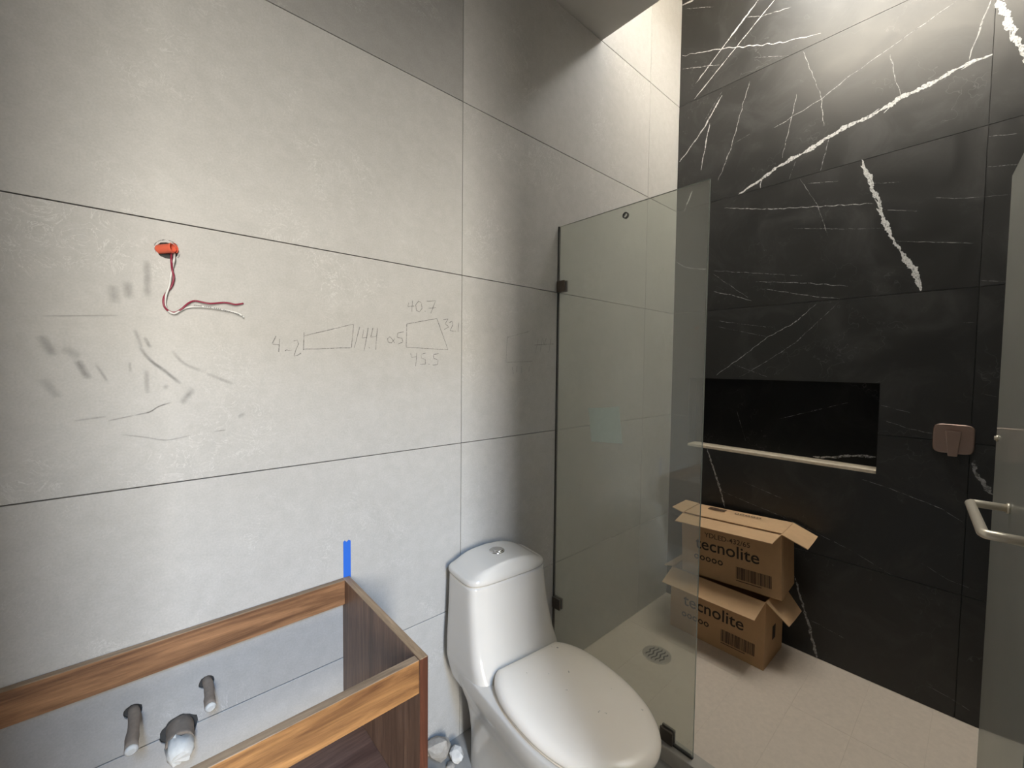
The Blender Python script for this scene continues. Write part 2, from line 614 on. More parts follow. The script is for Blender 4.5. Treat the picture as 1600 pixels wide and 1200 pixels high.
# ------------------------------------------------------------------ traced marks, metres on their wall
VEINS = [
    (14.3, [(-1.219, 2.558), (-1.125, 2.55), (-1.044, 2.523), (-0.968, 2.515), (-0.941, 2.499), (-0.845, 2.473), (-0.792, 2.47), (-0.634, 2.413), (-0.536, 2.387), (-0.437, 2.34), (-0.352, 2.304)]),
    (16.3, [(-1.209, 2.791), (-1.223, 2.748), (-1.244, 2.69), (-1.267, 2.602), (-1.295, 2.52), (-1.315, 2.45)]),
    (16.3, [(-0.852, 2.295), (-0.876, 2.218), (-0.915, 2.098), (-0.936, 2.011), (-0.97, 1.923), (-1.0, 1.861), (-1.034, 1.798), (-1.062, 1.705)]),
    (3.5, [(-1.115, 2.808), (-0.912, 2.731), (-0.782, 2.681), (-0.692, 2.633), (-0.575, 2.601), (-0.493, 2.577)]),
    (4.8, [(-1.207, 2.758), (-1.172, 2.623), (-1.158, 2.559)]),
    (3.6, [(-0.612, 2.891), (-0.661, 2.741), (-0.691, 2.648), (-0.706, 2.506)]),
    (4.0, [(-0.931, 2.708), (-0.945, 2.617), (-0.968, 2.526)]),
    (3.7, [(-0.593, 2.702), (-0.577, 2.609), (-0.54, 2.419)]),
    (3.0, [(-0.728, 2.439), (-0.701, 2.304)]),
    (2.5, [(-0.598, 2.383), (-0.574, 2.306)]),
    (4.1, [(-0.273, 2.249), (-0.486, 2.185), (-0.898, 2.1)]),
    (3.0, [(-0.652, 2.261), (-0.77, 2.235)]),
    (2.7, [(-0.89, 2.186), (-0.983, 2.165)]),
    (2.3, [(-0.601, 2.063), (-0.806, 2.012), (-0.937, 1.984)]),
    (2.1, [(-0.935, 2.063), (-1.037, 2.031)]),
    (2.1, [(-0.972, 1.923), (-1.197, 1.868)]),
    (2.0, [(-1.085, 2.071), (-1.165, 2.045), (-1.303, 2.022)]),
    (2.8, [(-1.223, 2.144), (-1.308, 2.127)]),
    (2.4, [(-1.222, 2.257), (-1.296, 2.237)]),
    (2.4, [(-0.62, 2.292), (-0.694, 2.15), (-0.743, 1.986)]),
    (5.2, [(-0.407, 3.253), (-0.233, 3.108), (-0.093, 2.99)]),
    (5.1, [(-0.481, 3.208), (-0.293, 3.065), (-0.088, 2.907)]),
    (5.0, [(-0.008, 3.189), (-0.233, 3.108), (-0.499, 2.989), (-0.681, 2.935)]),
    (3.6, [(-0.011, 3.112), (-0.225, 3.028)]),
    (7.3, [(-0.0, 3.477), (-0.068, 3.463)]),
    (2.9, [(-0.02, 3.443), (-0.181, 3.359)]),
    (3.2, [(-0.352, 3.201), (-0.428, 3.162), (-0.555, 3.129)]),
    (2.6, [(-0.389, 2.979), (-0.554, 2.901)]),
    (5.4, [(-0.241, 2.858), (-0.148, 2.723), (-0.063, 2.635), (-0.01, 2.585)]),
    (5.4, [(-0.179, 2.735), (-0.137, 2.495)]),
    (4.1, [(-0.381, 2.864), (-0.356, 2.786), (-0.302, 2.577), (-0.272, 2.494), (-0.234, 2.408)]),
    (2.0, [(-0.302, 2.574), (-0.389, 2.596)]),
    (4.9, [(-0.454, 2.354), (-0.447, 2.302)]),
    (2.7, [(-0.222, 1.92), (-0.644, 1.828)]),
    (3.1, [(-0.441, 1.829), (-0.653, 1.793), (-0.822, 1.755)]),
    (2.8, [(-0.222, 1.903), (-0.411, 1.747)]),
    (4.1, [(-0.229, 1.803), (-0.324, 1.774), (-0.423, 1.733)]),
    (3.1, [(-0.493, 1.783), (-0.709, 1.72), (-0.801, 1.701)]),
    (3.9, [(-0.71, 1.693), (-0.622, 1.606), (-0.501, 1.537), (-0.389, 1.443), (-0.257, 1.342)]),
    (2.6, [(-0.796, 1.692), (-0.625, 1.506), (-0.525, 1.432), (-0.414, 1.355), (-0.377, 1.334)]),
    (2.7, [(-0.216, 1.649), (-0.374, 1.616), (-0.529, 1.587)]),
    (2.0, [(-0.248, 1.611), (-0.501, 1.543)]),
    (1.9, [(-1.22, 1.724), (-1.302, 1.705)]),
    (1.2, [(-1.183, 1.567), (-1.215, 1.565)]),
    (1.4, [(-1.24, 1.294), (-1.298, 1.28)]),
    (2.0, [(-0.345, 1.402), (-0.517, 1.335)]),
    (4.4, [(-0.007, 2.007), (-0.063, 1.964), (-0.19, 1.932)]),
    (1.6, [(-0.953, 1.228), (-1.048, 1.203)]),
    (2.1, [(-0.955, 1.167), (-1.047, 1.136), (-1.119, 1.124)]),
    (14.6, [(-1.231, 1.037), (-1.241, 0.976), (-1.269, 0.938), (-1.291, 0.911)]),
    (8.9, [(-0.222, 0.914), (-0.262, 0.808), (-0.3, 0.705), (-0.325, 0.614)]),
    (2.2, [(-0.304, 0.702), (-0.448, 0.671), (-0.58, 0.645), (-0.719, 0.608), (-0.876, 0.562), (-1.023, 0.498)]),
    (2.4, [(-0.902, 0.893), (-0.989, 0.875), (-1.077, 0.849), (-1.154, 0.826), (-1.212, 0.788)]),
    (1.7, [(-0.413, 0.779), (-0.597, 0.731)]),
    (9.3, [(-0.658, 0.375), (-0.671, 0.332), (-0.698, 0.24), (-0.727, 0.152), (-0.768, -0.001)]),
    (2.1, [(-0.737, 0.172), (-0.868, 0.147)]),
    (5.5, [(-0.092, 2.395), (-0.06, 2.324)]),
    (2.5, [(-0.147, 2.759), (-0.246, 2.886)]),
    (1.5, [(-1.104, 0.586), (-1.179, 0.548), (-1.265, 0.532)]),
    (1.8, [(-1.142, 0.085), (-1.197, 0.076), (-1.259, 0.057)]),
]
NICHE_VEINS = [(8.0, [(-0.697, 0.946), (-0.784, 0.958), (-0.834, 0.975), (-0.933, 0.986)]), (1.6, [(-0.538, 1.117), (-0.825, 1.225)]), (1.3, [(-0.333, 1.15), (-0.388, 0.978)])]
PENCIL = [
    [(-2.054, 1.466), (-2.056, 1.417)],
    [(-2.053, 1.457), (-1.917, 1.499), (-1.924, 1.429), (-2.055, 1.42)],
    [(-2.123, 1.452), (-2.132, 1.431), (-2.114, 1.429)],
    [(-2.115, 1.445), (-2.117, 1.411)],
    [(-2.102, 1.414), (-2.098, 1.417), (-2.093, 1.415), (-2.086, 1.416)],
    [(-2.081, 1.441), (-2.071, 1.444), (-2.068, 1.434), (-2.076, 1.415), (-2.08, 1.401), (-2.072, 1.402), (-2.062, 1.409)],
    [(-1.899, 1.492), (-1.916, 1.429)],
    [(-1.887, 1.485), (-1.892, 1.459), (-1.877, 1.462)],
    [(-1.873, 1.491), (-1.886, 1.421)],
    [(-1.871, 1.432), (-1.869, 1.429)],
    [(-1.858, 1.492), (-1.865, 1.463), (-1.849, 1.467)],
    [(-1.844, 1.493), (-1.85, 1.425)],
    [(-1.787, 1.462), (-1.798, 1.449), (-1.809, 1.451), (-1.811, 1.461), (-1.803, 1.468), (-1.794, 1.459), (-1.787, 1.449)],
    [(-1.755, 1.486), (-1.777, 1.481), (-1.779, 1.467), (-1.762, 1.465), (-1.759, 1.453), (-1.775, 1.446)],
    [(-1.745, 1.512), (-1.633, 1.539), (-1.588, 1.434), (-1.747, 1.437), (-1.745, 1.512)],
    [(-1.738, 1.581), (-1.742, 1.568), (-1.718, 1.572)],
    [(-1.725, 1.589), (-1.727, 1.551)],
    [(-1.702, 1.59), (-1.713, 1.577), (-1.711, 1.559), (-1.7, 1.555), (-1.69, 1.567), (-1.692, 1.585), (-1.702, 1.59)],
    [(-1.68, 1.56), (-1.677, 1.558)],
    [(-1.672, 1.593), (-1.638, 1.598), (-1.657, 1.554)],
    [(-1.666, 1.57), (-1.638, 1.575)],
    [(-1.608, 1.536), (-1.588, 1.541), (-1.6, 1.523), (-1.584, 1.514), (-1.604, 1.503)],
    [(-1.584, 1.528), (-1.571, 1.535), (-1.568, 1.522), (-1.58, 1.501), (-1.564, 1.5)],
    [(-1.56, 1.502), (-1.558, 1.499)],
    [(-1.544, 1.531), (-1.546, 1.499)],
    [(-1.732, 1.417), (-1.727, 1.404), (-1.711, 1.407)],
    [(-1.709, 1.421), (-1.713, 1.376)],
    [(-1.675, 1.42), (-1.691, 1.416), (-1.693, 1.402), (-1.678, 1.399), (-1.677, 1.383), (-1.696, 1.382)],
    [(-1.665, 1.384), (-1.662, 1.382)],
    [(-1.626, 1.42), (-1.645, 1.416), (-1.645, 1.403), (-1.628, 1.398), (-1.63, 1.382), (-1.649, 1.38)],
]
PENCIL_RIGHT = [
    [(-1.313, 1.492), (-1.199, 1.522)],
    [(-1.315, 1.496), (-1.32, 1.394), (-1.175, 1.4)],
    [(-1.159, 1.437), (-1.143, 1.493)],
    [(-1.131, 1.441), (-1.118, 1.498), (-1.108, 1.471), (-1.095, 1.5)],
    [(-1.078, 1.439), (-1.067, 1.497)],
    [(-1.165, 1.468), (-1.048, 1.477)],
    [(-1.287, 1.376), (-1.281, 1.349)],
    [(-1.261, 1.38), (-1.263, 1.353)],
    [(-1.235, 1.38), (-1.237, 1.35)],
    [(-1.191, 1.38), (-1.196, 1.357)],
]
SMUDGES = [
    (12.0, 0.3, [(-2.541, 1.432), (-2.532, 1.413), (-2.522, 1.389)]),
    (10.5, 0.45, [(-2.491, 1.384), (-2.483, 1.364), (-2.474, 1.342)]),
    (6.0, 0.5, [(-2.394, 1.415), (-2.377, 1.386), (-2.351, 1.36), (-2.322, 1.329)]),
    (6.0, 0.35, [(-2.385, 1.437), (-2.375, 1.411)]),
    (1.8, 0.7, [(-2.405, 1.262), (-2.379, 1.268), (-2.364, 1.279), (-2.34, 1.288)]),
    (1.5, 0.4, [(-2.448, 1.253), (-2.405, 1.262)]),
    (13.5, 0.3, [(-2.41, 1.556), (-2.409, 1.517)]),
    (10.5, 0.3, [(-2.377, 1.607), (-2.378, 1.524)]),
    (15.0, 0.22, [(-2.433, 1.545), (-2.431, 1.504)]),
    (4.5, 0.3, [(-2.41, 1.381), (-2.41, 1.356)]),
    (7.5, 0.25, [(-2.383, 1.364), (-2.382, 1.308)]),
    (1.5, 0.35, [(-2.428, 1.222), (-2.387, 1.211), (-2.35, 1.201), (-2.304, 1.208)]),
    (10.5, 0.3, [(-2.323, 1.283), (-2.299, 1.319)]),
    (4.5, 0.3, [(-2.463, 1.374), (-2.446, 1.337)]),
    (6.0, 0.25, [(-2.338, 1.408), (-2.316, 1.378), (-2.283, 1.36)]),
    (7.5, 0.25, [(-2.356, 1.318), (-2.344, 1.329)]),
    (3.0, 0.3, [(-2.499, 1.257), (-2.448, 1.263)]),
    (12.0, 0.2, [(-2.541, 1.345), (-2.517, 1.305)]),
    (1.5, 0.45, [(-2.263, 1.212), (-2.235, 1.214)]),
    (6.0, 0.2, [(-2.274, 1.355), (-2.218, 1.326)]),
    (1.5, 0.3, [(-2.539, 1.469), (-2.425, 1.48)]),
    (7.5, 0.25, [(-2.213, 1.244), (-2.194, 1.252)]),
    (13.5, 0.2, [(-2.512, 1.407), (-2.485, 1.388)]),
    (6.0, 0.25, [(-2.401, 1.453), (-2.389, 1.411)]),
]
RED_WIRE = [(-2.334, 1.63), (-2.336, 1.611), (-2.334, 1.589), (-2.332, 1.573), (-2.336, 1.553), (-2.345, 1.538), (-2.351, 1.521), (-2.349, 1.504), (-2.339, 1.495), (-2.329, 1.495), (-2.319, 1.503), (-2.306, 1.518), (-2.294, 1.525), (-2.281, 1.523), (-2.266, 1.521), (-2.251, 1.524), (-2.237, 1.527), (-2.226, 1.526), (-2.214, 1.524), (-2.197, 1.529)]
WHITE_WIRE = [(-2.329, 1.629), (-2.331, 1.612), (-2.333, 1.598), (-2.337, 1.576), (-2.34, 1.554), (-2.346, 1.532), (-2.348, 1.512), (-2.344, 1.498), (-2.333, 1.491), (-2.322, 1.499), (-2.31, 1.507), (-2.294, 1.511), (-2.272, 1.512), (-2.247, 1.51), (-2.222, 1.507), (-2.206, 1.502), (-2.196, 1.494)]

# ------------------------------------------------------------------ room shell
H_TOP = 3.60          # top of the skylight shaft
CEIL = 2.9
X_LEFT = -2.74        # wall beside the vanity, left of the camera
Y_DOOR = -1.42        # wall with the doorway the photo is taken from
G = 0.00125           # half a tile joint
TH = 0.009            # tile thickness
ZR = [0.0, 0.5, 1.1, 1.7, 2.3, 2.9, 3.5, H_TOP]
XC = [X_LEFT, -1.53, -0.32, 0.0]


def structure(o, label, cat):
    return tag(o, label, cat, kind='structure')


wall_left = mesh_obj('wall_left', bbox(X_LEFT - 0.1, 0.0, TH, 0.15, -0.1, H_TOP), 'grout')
structure(wall_left, 'pale grey cement-look tiled wall behind the toilet and wooden vanity frame', 'wall')
left_tiles = {}
for r in range(len(ZR) - 1):
    for c in range(3):
        x0, x1, z0, z1 = XC[c] + G, XC[c + 1] - G, ZR[r] + G, ZR[r + 1] - G
        if c == 2:
            x1 = -0.0005
        if r >= 5:
            if c == 0:
                continue
            if c == 1:
                x0 = -0.85
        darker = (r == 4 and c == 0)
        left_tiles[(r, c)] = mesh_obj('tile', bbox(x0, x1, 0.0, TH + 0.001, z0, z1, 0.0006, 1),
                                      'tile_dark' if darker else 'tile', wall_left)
cut_holes(left_tiles[(2, 0)], [((-2.341, 0, 1.635), (0, 1, 0), 0.019)])
cut_holes(left_tiles[(1, 0)], [((-2.421, 0, 0.592), (0, 1, 0), 0.017), ((-2.286, 0, 0.592), (0, 1, 0), 0.016),
                               ((-2.341, 0, 0.503), (0, 1, 0), 0.036)])
cut_holes(left_tiles[(0, 0)], [((-2.341, 0, 0.503), (0, 1, 0), 0.036)])

# black marble wall with the niche
NY0, NY1, NZ0, NZ1, ND = -0.105, -0.948, 0.930, 1.322, 0.095
bm = bmesh.new()
YB = -1.56
box(bm, TH, 0.20, NY0, 0.15, -0.1, H_TOP)
box(bm, TH, 0.20, YB, NY1, -0.1, H_TOP)
box(bm, TH, 0.20, NY1, NY0, NZ1, H_TOP)
box(bm, TH, 0.20, NY1, NY0, -0.1, NZ0 - 0.02)
box(bm, ND + 0.006, 0.20, NY1, NY0, NZ0 - 0.02, NZ1)
wall_back = mesh_obj('wall_back', bm, 'grout')
structure(wall_back, 'black marble-look tiled shower wall with white veins and a recessed niche', 'wall')
YC = [0.0, -1.22, YB]
back_tiles = {}


def poly_tile(pts):
    bm_ = bmesh.new()
    prism(bm_, [(0, y, z) for y, z in pts], (TH + 0.001, 0, 0))
    return bm_


for r in range(len(ZR) - 1):
    for c in range(2):
        y0, y1, z0, z1 = YC[c] - G * 0.7, YC[c + 1] + G * 0.7, ZR[r] + G * 0.8, ZR[r + 1] - G * 0.8
        pts = [(y0, z0), (y0, z1), (y1, z1), (y1, z0)]
        if c == 0 and r == 1:
            pts = [(y0, z0), (y0, z1), (NY0, z1), (NY0, NZ0 - 0.004), (NY1, NZ0 - 0.004), (NY1, z1), (y1, z1), (y1, z0)]
        if c == 0 and r == 2:
            pts = [(y0, z0), (y0, z1), (y1, z1), (y1, z0), (NY1, z0), (NY1, NZ1), (NY0, NZ1), (NY0, z0)]
        back_tiles[(r, c)] = mesh_obj('tile', poly_tile(pts), 'black', wall_back)
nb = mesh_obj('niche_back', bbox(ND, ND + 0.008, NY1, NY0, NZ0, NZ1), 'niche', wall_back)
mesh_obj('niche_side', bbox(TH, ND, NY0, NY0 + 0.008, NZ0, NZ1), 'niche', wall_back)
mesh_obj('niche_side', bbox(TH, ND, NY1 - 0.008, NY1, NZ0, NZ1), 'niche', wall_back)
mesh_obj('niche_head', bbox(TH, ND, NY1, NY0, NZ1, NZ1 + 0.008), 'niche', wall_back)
mesh_obj('niche_ledge', bbox(0.0, ND, NY1 + 0.001, NY0 - 0.001, NZ0 - 0.006, NZ0 + 0.010, 0.0015, 1), 'cut_edge', wall_back,
         label='pale raw cut tile edge along the bottom of the niche')


def row_of(z):
    for r_ in range(len(ZR) - 1):
        if ZR[r_] <= z < ZR[r_ + 1]:
            return r_
    return 0


for i, (wmm, pts) in enumerate(VEINS):
    my = sum(p[0] for p in pts) / len(pts)
    mz = sum(p[1] for p in pts) / len(pts)
    t = back_tiles[(row_of(mz), 0 if my > -1.22 else 1)]
    thick = wmm > 5
    kind = 'vein' if wmm > 4.8 else ('vein_thin' if wmm > 3.0 else 'vein_faint')
    if mz < 1.25:
        kind = 'vein_thin' if wmm > 5 else 'vein_faint'
    ww = wmm * 0.001 * (0.95 if thick else 0.75)
    b = strip_mesh(pts, ww, lambda y, z: (-0.0004, y, z), 0.55 if thick else 0.4, 0.16 if thick else 0.4, True,
                   0.004 if thick else 0.008)
    if wmm > 5 and my < -1.2 and mz < 1.25:
        kind, thick = 'vein_faint', False
    if thick:   # side splinters along the broad veins
        for _ in range(int(3 + len(pts))):
            k = random.randrange(len(pts) - 1)
            a, c2 = Vector(pts[k]), Vector(pts[k + 1])
            p = a.lerp(c2, random.random())
            d = (c2 - a).normalized()
            q = p + d * random.choice((-1, 1)) * random.uniform(0.02, 0.06) + Vector((-d.y, d.x)) * random.uniform(-1, 1) * ww * 0.9
            merge_bm(b, strip_mesh([p, q], ww * 0.22, lambda y, z: (-0.0003, y, z), 0.5, 0.1, True, 0.004))
    mesh_obj('vein', b, kind, t)
for wmm, pts in NICHE_VEINS:
    mesh_obj('vein', strip_mesh(pts, wmm * 0.001, lambda y, z: (ND - 0.0004, y, z), 0.5, 0.15), 'vein_thin' if wmm > 3 else 'vein_faint', nb)

# wall with the doorway (behind the camera) and the wall beside the vanity
DX0, DX1, DZ = -2.65, -1.955, 2.12
bm = bmesh.new()
for a in ((X_LEFT - 0.1, DX0, 0, H_TOP), (DX1, 0.2, 0, H_TOP), (DX0, DX1, DZ, H_TOP), (X_LEFT - 0.1, 0.2, H_TOP, 4.2)):
    box(bm, a[0], a[1], Y_DOOR - 0.12, Y_DOOR, a[2], a[3])
wall_right = structure(mesh_obj('wall_right', bm, 'grout'), 'pale grey tiled wall with the open doorway the photo is taken from', 'wall')
wall_front = structure(mesh_obj('wall_front', bbox(X_LEFT - 0.1, X_LEFT - TH, Y_DOOR - 0.12, 0.009, -0.1, CEIL), 'grout'),
                       'pale grey tiled wall at the end of the vanity, outside the frame', 'wall')
for r in range(len(ZR) - 1):
    for x0, x1 in ((X_LEFT, DX0), (DX0, DX1), (DX1, -1.20), (-1.20, 0.0)):
        z0, z1 = ZR[r] + G, ZR[r + 1] - G
        if x0 == DX0:
            z0 = max(z0, DZ)
        if z1 - z0 < 0.02 or (r >= 5 and x1 < -0.9):
            continue
        mesh_obj('tile', bbox(x0 + G, x1 - G, Y_DOOR - 0.001, Y_DOOR + TH, z0, z1, 0.0006, 1), 'tile', wall_right)
    if r < 5:
        for y0, y1 in ((Y_DOOR + TH, -1.2), (-1.2, 0.0)):
            mesh_obj('tile', bbox(X_LEFT - TH - 0.001, X_LEFT, y0 + G, y1 - G, ZR[r] + G, ZR[r + 1] - G, 0.0006, 1), 'tile', wall_front)

# unseen neighbouring room, added to block the open sky beyond the doorway
bm = bmesh.new()
box(bm, -3.7, -3.6, -4.3, -1.54, 0, 4.2)
box(bm, 0.2, 0.3, -4.3, -1.54, 0, 4.2)
box(bm, -3.7, 0.3, -4.3, -4.2, 0, 4.2)
box(bm, -3.7, X_LEFT - 0.1, -1.54, -1.42, 0, 4.2)
structure(mesh_obj('wall_outer', bm, 'outer'), 'plain walls added as an unseen neighbouring room behind the camera', 'wall')
structure(mesh_obj('ceiling_outer', bbox(-3.7, 0.3, -4.3, -1.54, 4.2, 4.3), 'outer'), 'plain ceiling added high over the unseen neighbouring room behind the camera', 'ceiling')

# ceiling with the upstand of the skylight shaft
bm = bmesh.new()
box(bm, X_LEFT - 0.1, -0.75, Y_DOOR - 0.12, 0.15, CEIL, CEIL + 0.1)
structure(mesh_obj('ceiling', bm, 'plaster'), 'flat off-white plaster ceiling ending at the skylight over the shower', 'ceiling')
bm = bmesh.new()
box(bm, -0.85, -0.752, Y_DOOR - 0.12, 0.15, CEIL + 0.1, H_TOP)
box(bm, -0.85, 0.2, -0.44, 0.15, H_TOP, H_TOP + 0.06)  # cover slab added out of view to narrow the skylight's light
structure(mesh_obj('wall_shaft', bm, 'shaft'), 'white plaster upstand of the skylight shaft with an added unseen cover slab', 'wall')

# floors
def floor_bm():
    b_ = bbox(X_LEFT - 0.1, -1.052, -1.54, 0.009, -0.1, 0.006)
    box(b_, -3.7, 0.3, -4.3, -1.54, -0.1, 0.006)
    return b_


fl = mesh_obj('floor', floor_bm(), 'floor_room')
structure(fl, 'dusty grey bathroom floor beside the toilet', 'floor')
fs = mesh_obj('floor_shower', bbox(-0.996, 0.009, YB, 0.009, -0.1, -0.0008), 'floor_joint')
structure(fs, 'beige textured tile floor of the shower', 'floor')
ys = [0.0, -0.185, -0.38, -0.575, -0.77, -0.965, -1.16, -1.355, YB]
for a, b_ in zip(ys, ys[1:]):
    for x0, x1 in ((-0.996, -0.42), (-0.42, 0.0)):
        mesh_obj('tile', bbox(x0 + 0.0004, x1 - 0.0004, b_ + 0.0004, a - 0.0004, -0.008, 0.0, 0.0003, 1), 'floor_tile', fs)
curb = mesh_obj('trim_1', bbox(-1.052, -0.996, Y_DOOR, 0.0, -0.05, 0.06, 0.004), 'curb')
structure(curb, 'narrow stone curb under the shower glass', 'curb')

# ------------------------------------------------------------------ pencil notes, smudges on the grey tiles
t = left_tiles[(2, 0)]
toA = lambda x, z: (x, -0.0003, z)
bm = bmesh.new()
for pl in PENCIL:
    merge_bm(bm, strip_mesh(pl, 0.0017, toA, 0.4, 0.1, False, 0.004))
mesh_obj('pencil_note', bm, 'pencil', t, label='pencilled dimensions and two small sketched outlines')
bm = bmesh.new()
for pl in PENCIL_RIGHT:
    merge_bm(bm, strip_mesh(pl, 0.0022, toA, 0.4, 0.1, False, 0.004))
mesh_obj('pencil_note', bm, 'pencil_soft', left_tiles[(2, 1)], label='faint pencilled outline beside the shower glass')
for wmm, al, pts in SMUDGES:
    key = 'smudge_%d' % int(al * 100)
    if key not in MAT:
        MAT[key] = mat_smudge(key, min(1.0, 0.30 + al * 0.9))
    mesh_obj('smudge', soft_strip(pts, max(wmm, 2.5) * 0.001, toA), key, t)
bm = bmesh.new()       # scuffed ring around the cable hole
for a0, a1, rr in ((0.6, 1.5, 0.023), (1.7, 2.9, 0.0235), (3.0, 3.6, 0.022), (5.6, 6.1, 0.0225)):
    merge_bm(bm, strip_mesh([(-2.341 + rr * math.cos(a0 + (a1 - a0) * k / 8), 1.635 + rr * math.sin(a0 + (a1 - a0) * k / 8)) for k in range(9)], 0.0022, toA, 0.6, 0.1, True, 0.003))
mesh_obj('scuff', bm, 'pencil', t)

# ------------------------------------------------------------------ vanity frame
VX0, VX1, VYF, VZ = -2.70, -1.935, -0.462, 0.745
van = thing('vanity_cabinet', 'open reddish-brown wooden vanity frame without top against the grey wall', 'vanity', ((VX0 + VX1) / 2, -0.23, 0.365))


def vpart(name, bm_, mats, label=None):
    o = mesh_obj(name, bm_, mats, van, label=label)
    o.matrix_parent_inverse = Matrix.Translation((-van.location[0], -van.location[1], -van.location[2]))
    return o


def wood_panel_bm(x0, x1, y0, y1, z0, z1, top_mi=None, front_mi=None, side_mi=None):
    b = bbox(x0, x1, y0, y1, z0, z1, 0.0008, 1)
    for f in b.faces:
        f.normal_update()
        n_ = f.normal
        if n_.z > 0.7 and top_mi is not None:
            f.material_index = top_mi
        elif n_.y < -0.7 and front_mi is not None:
            f.material_index = front_mi
        elif n_.x > 0.7 and side_mi is not None:
            f.material_index = side_mi
    return b


vpart('side_panel', wood_panel_bm(VX1 - 0.020, VX1, VYF, -0.002, 0.365, VZ, 1, 2, 2), ['wood_panel', 'wood_edge', 'wood_red'])
vpart('side_panel', wood_panel_bm(VX0, VX0 + 0.020, VYF, -0.002, 0.365, VZ, 1, 2, 2), ['wood_panel', 'wood_edge', 'wood_red'])
vpart('back_rail', wood_panel_bm(VX0 + 0.020, VX1 - 0.020, -0.020, -0.002, VZ - 0.072, VZ, 1), ['wood_rail', 'wood_top'])
vpart('front_rail', wood_panel_bm(VX0 + 0.020, VX1 - 0.020, VYF + 0.004, VYF + 0.024, VZ - 0.078, VZ - 0.003, 1), ['wood_front', 'wood_top'])
vpart('bottom_shelf', wood_panel_bm(VX0 + 0.020, VX1 - 0.020, VYF + 0.004, -0.022, 0.372, 0.390), ['wood_shelf'])

# ------------------------------------------------------------------ pipes stubbed out of the wall
def pipe_stub(name, label, x, z, y_end, r, group=None, wrinkle=0.06, droop=0.0, cat='pipe', big=False):
    t_ = thing(name, label, cat, (x, 0, z), group=group)
    n = 9
    pts, rs = [], []
    for i in range(n):
        f = i / (n - 1)
        pts.append((0.002 * math.sin(f * 5), 0.02 + (y_end - 0.02) * f, -droop * f))
        rs.append(r * (1 + random.uniform(-wrinkle, wrinkle) + (0.10 if i >= n - 3 and not big else 0)))
    bm_ = bmesh.new()
    tube(bm_, pts, rs, 18)
    mesh_obj('pipe', bm_, 'pipe', t_)
    bm_ = bmesh.new()
    e = Vector(pts[-1])
    rr = rs[-1]
    if big:
        tube(bm_, [e + Vector((0, 0.006, 0)), e + Vector((0, -0.018, -0.008)), e + Vector((0, -0.032, -0.012))], [rr * 0.98, rr * 0.9, rr * 0.62], 18)
        for v in bm_.verts:
            v.co += Vector([random.uniform(-1, 1) * 0.0035 for _ in range(3)])
    else:
        tube(bm_, [e + Vector((0, 0.002, 0)), e + Vector((0, -0.003, -0.0005)), e + Vector((0, -0.006, -0.001))], [rr * 0.97, rr * 0.93, rr * 0.6], 14)
    mesh_obj('plug', bm_, 'pipe_end', t_, label='white plaster plug closing the pipe end')
    return t_


pipe_stub('supply_pipe', 'long thin brown capped water pipe left of the thick drain stub', -2.421, 0.592, -0.118, 0.0105, 'capped water pipes', 0.07, 0.004)
pipe_stub('supply_pipe', 'short thin brown capped water pipe right of the thick drain stub', -2.286, 0.592, -0.092, 0.0100, 'capped water pipes', 0.05, 0.004)
pipe_stub('drain_pipe', 'thick brown drain stub stuffed with crumpled white material between two thin pipes', -2.341, 0.503, -0.050, 0.0265, None, 0.02, 0.0, big=True)

# ------------------------------------------------------------------ electrical outlet hole, conduit and wires
cx, cz = -2.341, 1.635
con = thing('conduit', 'short orange corrugated conduit end poking from a hole in the wall', 'conduit', (cx, 0, cz))
bm = bmesh.new()
p0, p1 = Vector((-0.016, 0.006, 0.000)), Vector((0.009, -0.018, 0.003))
pts, rs = [], []
for i in range(15):
    f = i / 14
    pts.append(p0.lerp(p1, f))
    rs.append(0.0105 if i % 2 else 0.0092)
tube(bm, pts, rs, 16, cap=False)
inn = tube(bm, [p1, p0], [0.0088, 0.0080], 16, cap=False)
mesh_obj('corrugated_tube', bm, 'conduit', con)
bm = bmesh.new()
tube(bm, [p0.lerp(p1, 0.96), p1 + (p1 - p0) * 0.08], [0.0117, 0.0114], 16, cap=False)
mesh_obj('lip', bm, 'conduit', con)


def wire(name, label, path, mat, ys_):
    pts_ = []
    n = len(path)
    for i, (x, z) in enumerate(path):
        f = i / (n - 1)
        yy = -0.012 + ys_ * math.sin(i * 1.7) * 0.5
        if i == 0:
            yy = 0.0
        if i == 1:
            yy = -0.022
        pts_.append((x, min(yy, -0.004) if i else yy, z))
    bm_ = bmesh.new()
    sp = smooth_path(pts_, 0.004)
    tube(bm_, sp, 0.0021, 8)
    o_ = mesh_obj(name, bm_, mat, smooth=True)
    tag(o_, label, 'wire')
    return o_


wire('electrical_wire', 'crimson electrical wire hanging from the orange conduit and bending right', RED_WIRE, 'red_wire', 0.006)
ww_ = wire('electrical_wire', 'white electrical wire twisted beside the crimson one below the orange conduit', WHITE_WIRE, 'white_wire', -0.006)
bm = bmesh.new()
for i in range(26):     # fine print along the white wire
    f = i / 25
    a = Vector((-2.296 + 0.094 * f, 1.5135 - 0.0145 * f * f * 1.1))
    if i % 5 == 4:
        continue
    box(bm, a.x, a.x + 0.0022, -0.0195, -0.0185, a.y - 0.0011, a.y + 0.0009)
o = mesh_obj('wire_print', bm, 'wire_print', ww_)

# blue tape
bm = bmesh.new()
top = [(-1.952, 0.852), (-1.948, 0.856), (-1.942, 0.850), (-1.936, 0.855), (-1.930, 0.851)]
prism(bm, [(-1.952, -0.0002, 0.735)] + [(x, -0.0002, z) for x, z in top] + [(-1.930, -0.0002, 0.735)], (0, -0.0006, 0))
tag(mesh_obj('masking_tape', bm, 'tape'), 'short vertical strip of blue masking tape on the wall above the vanity corner', 'tape')

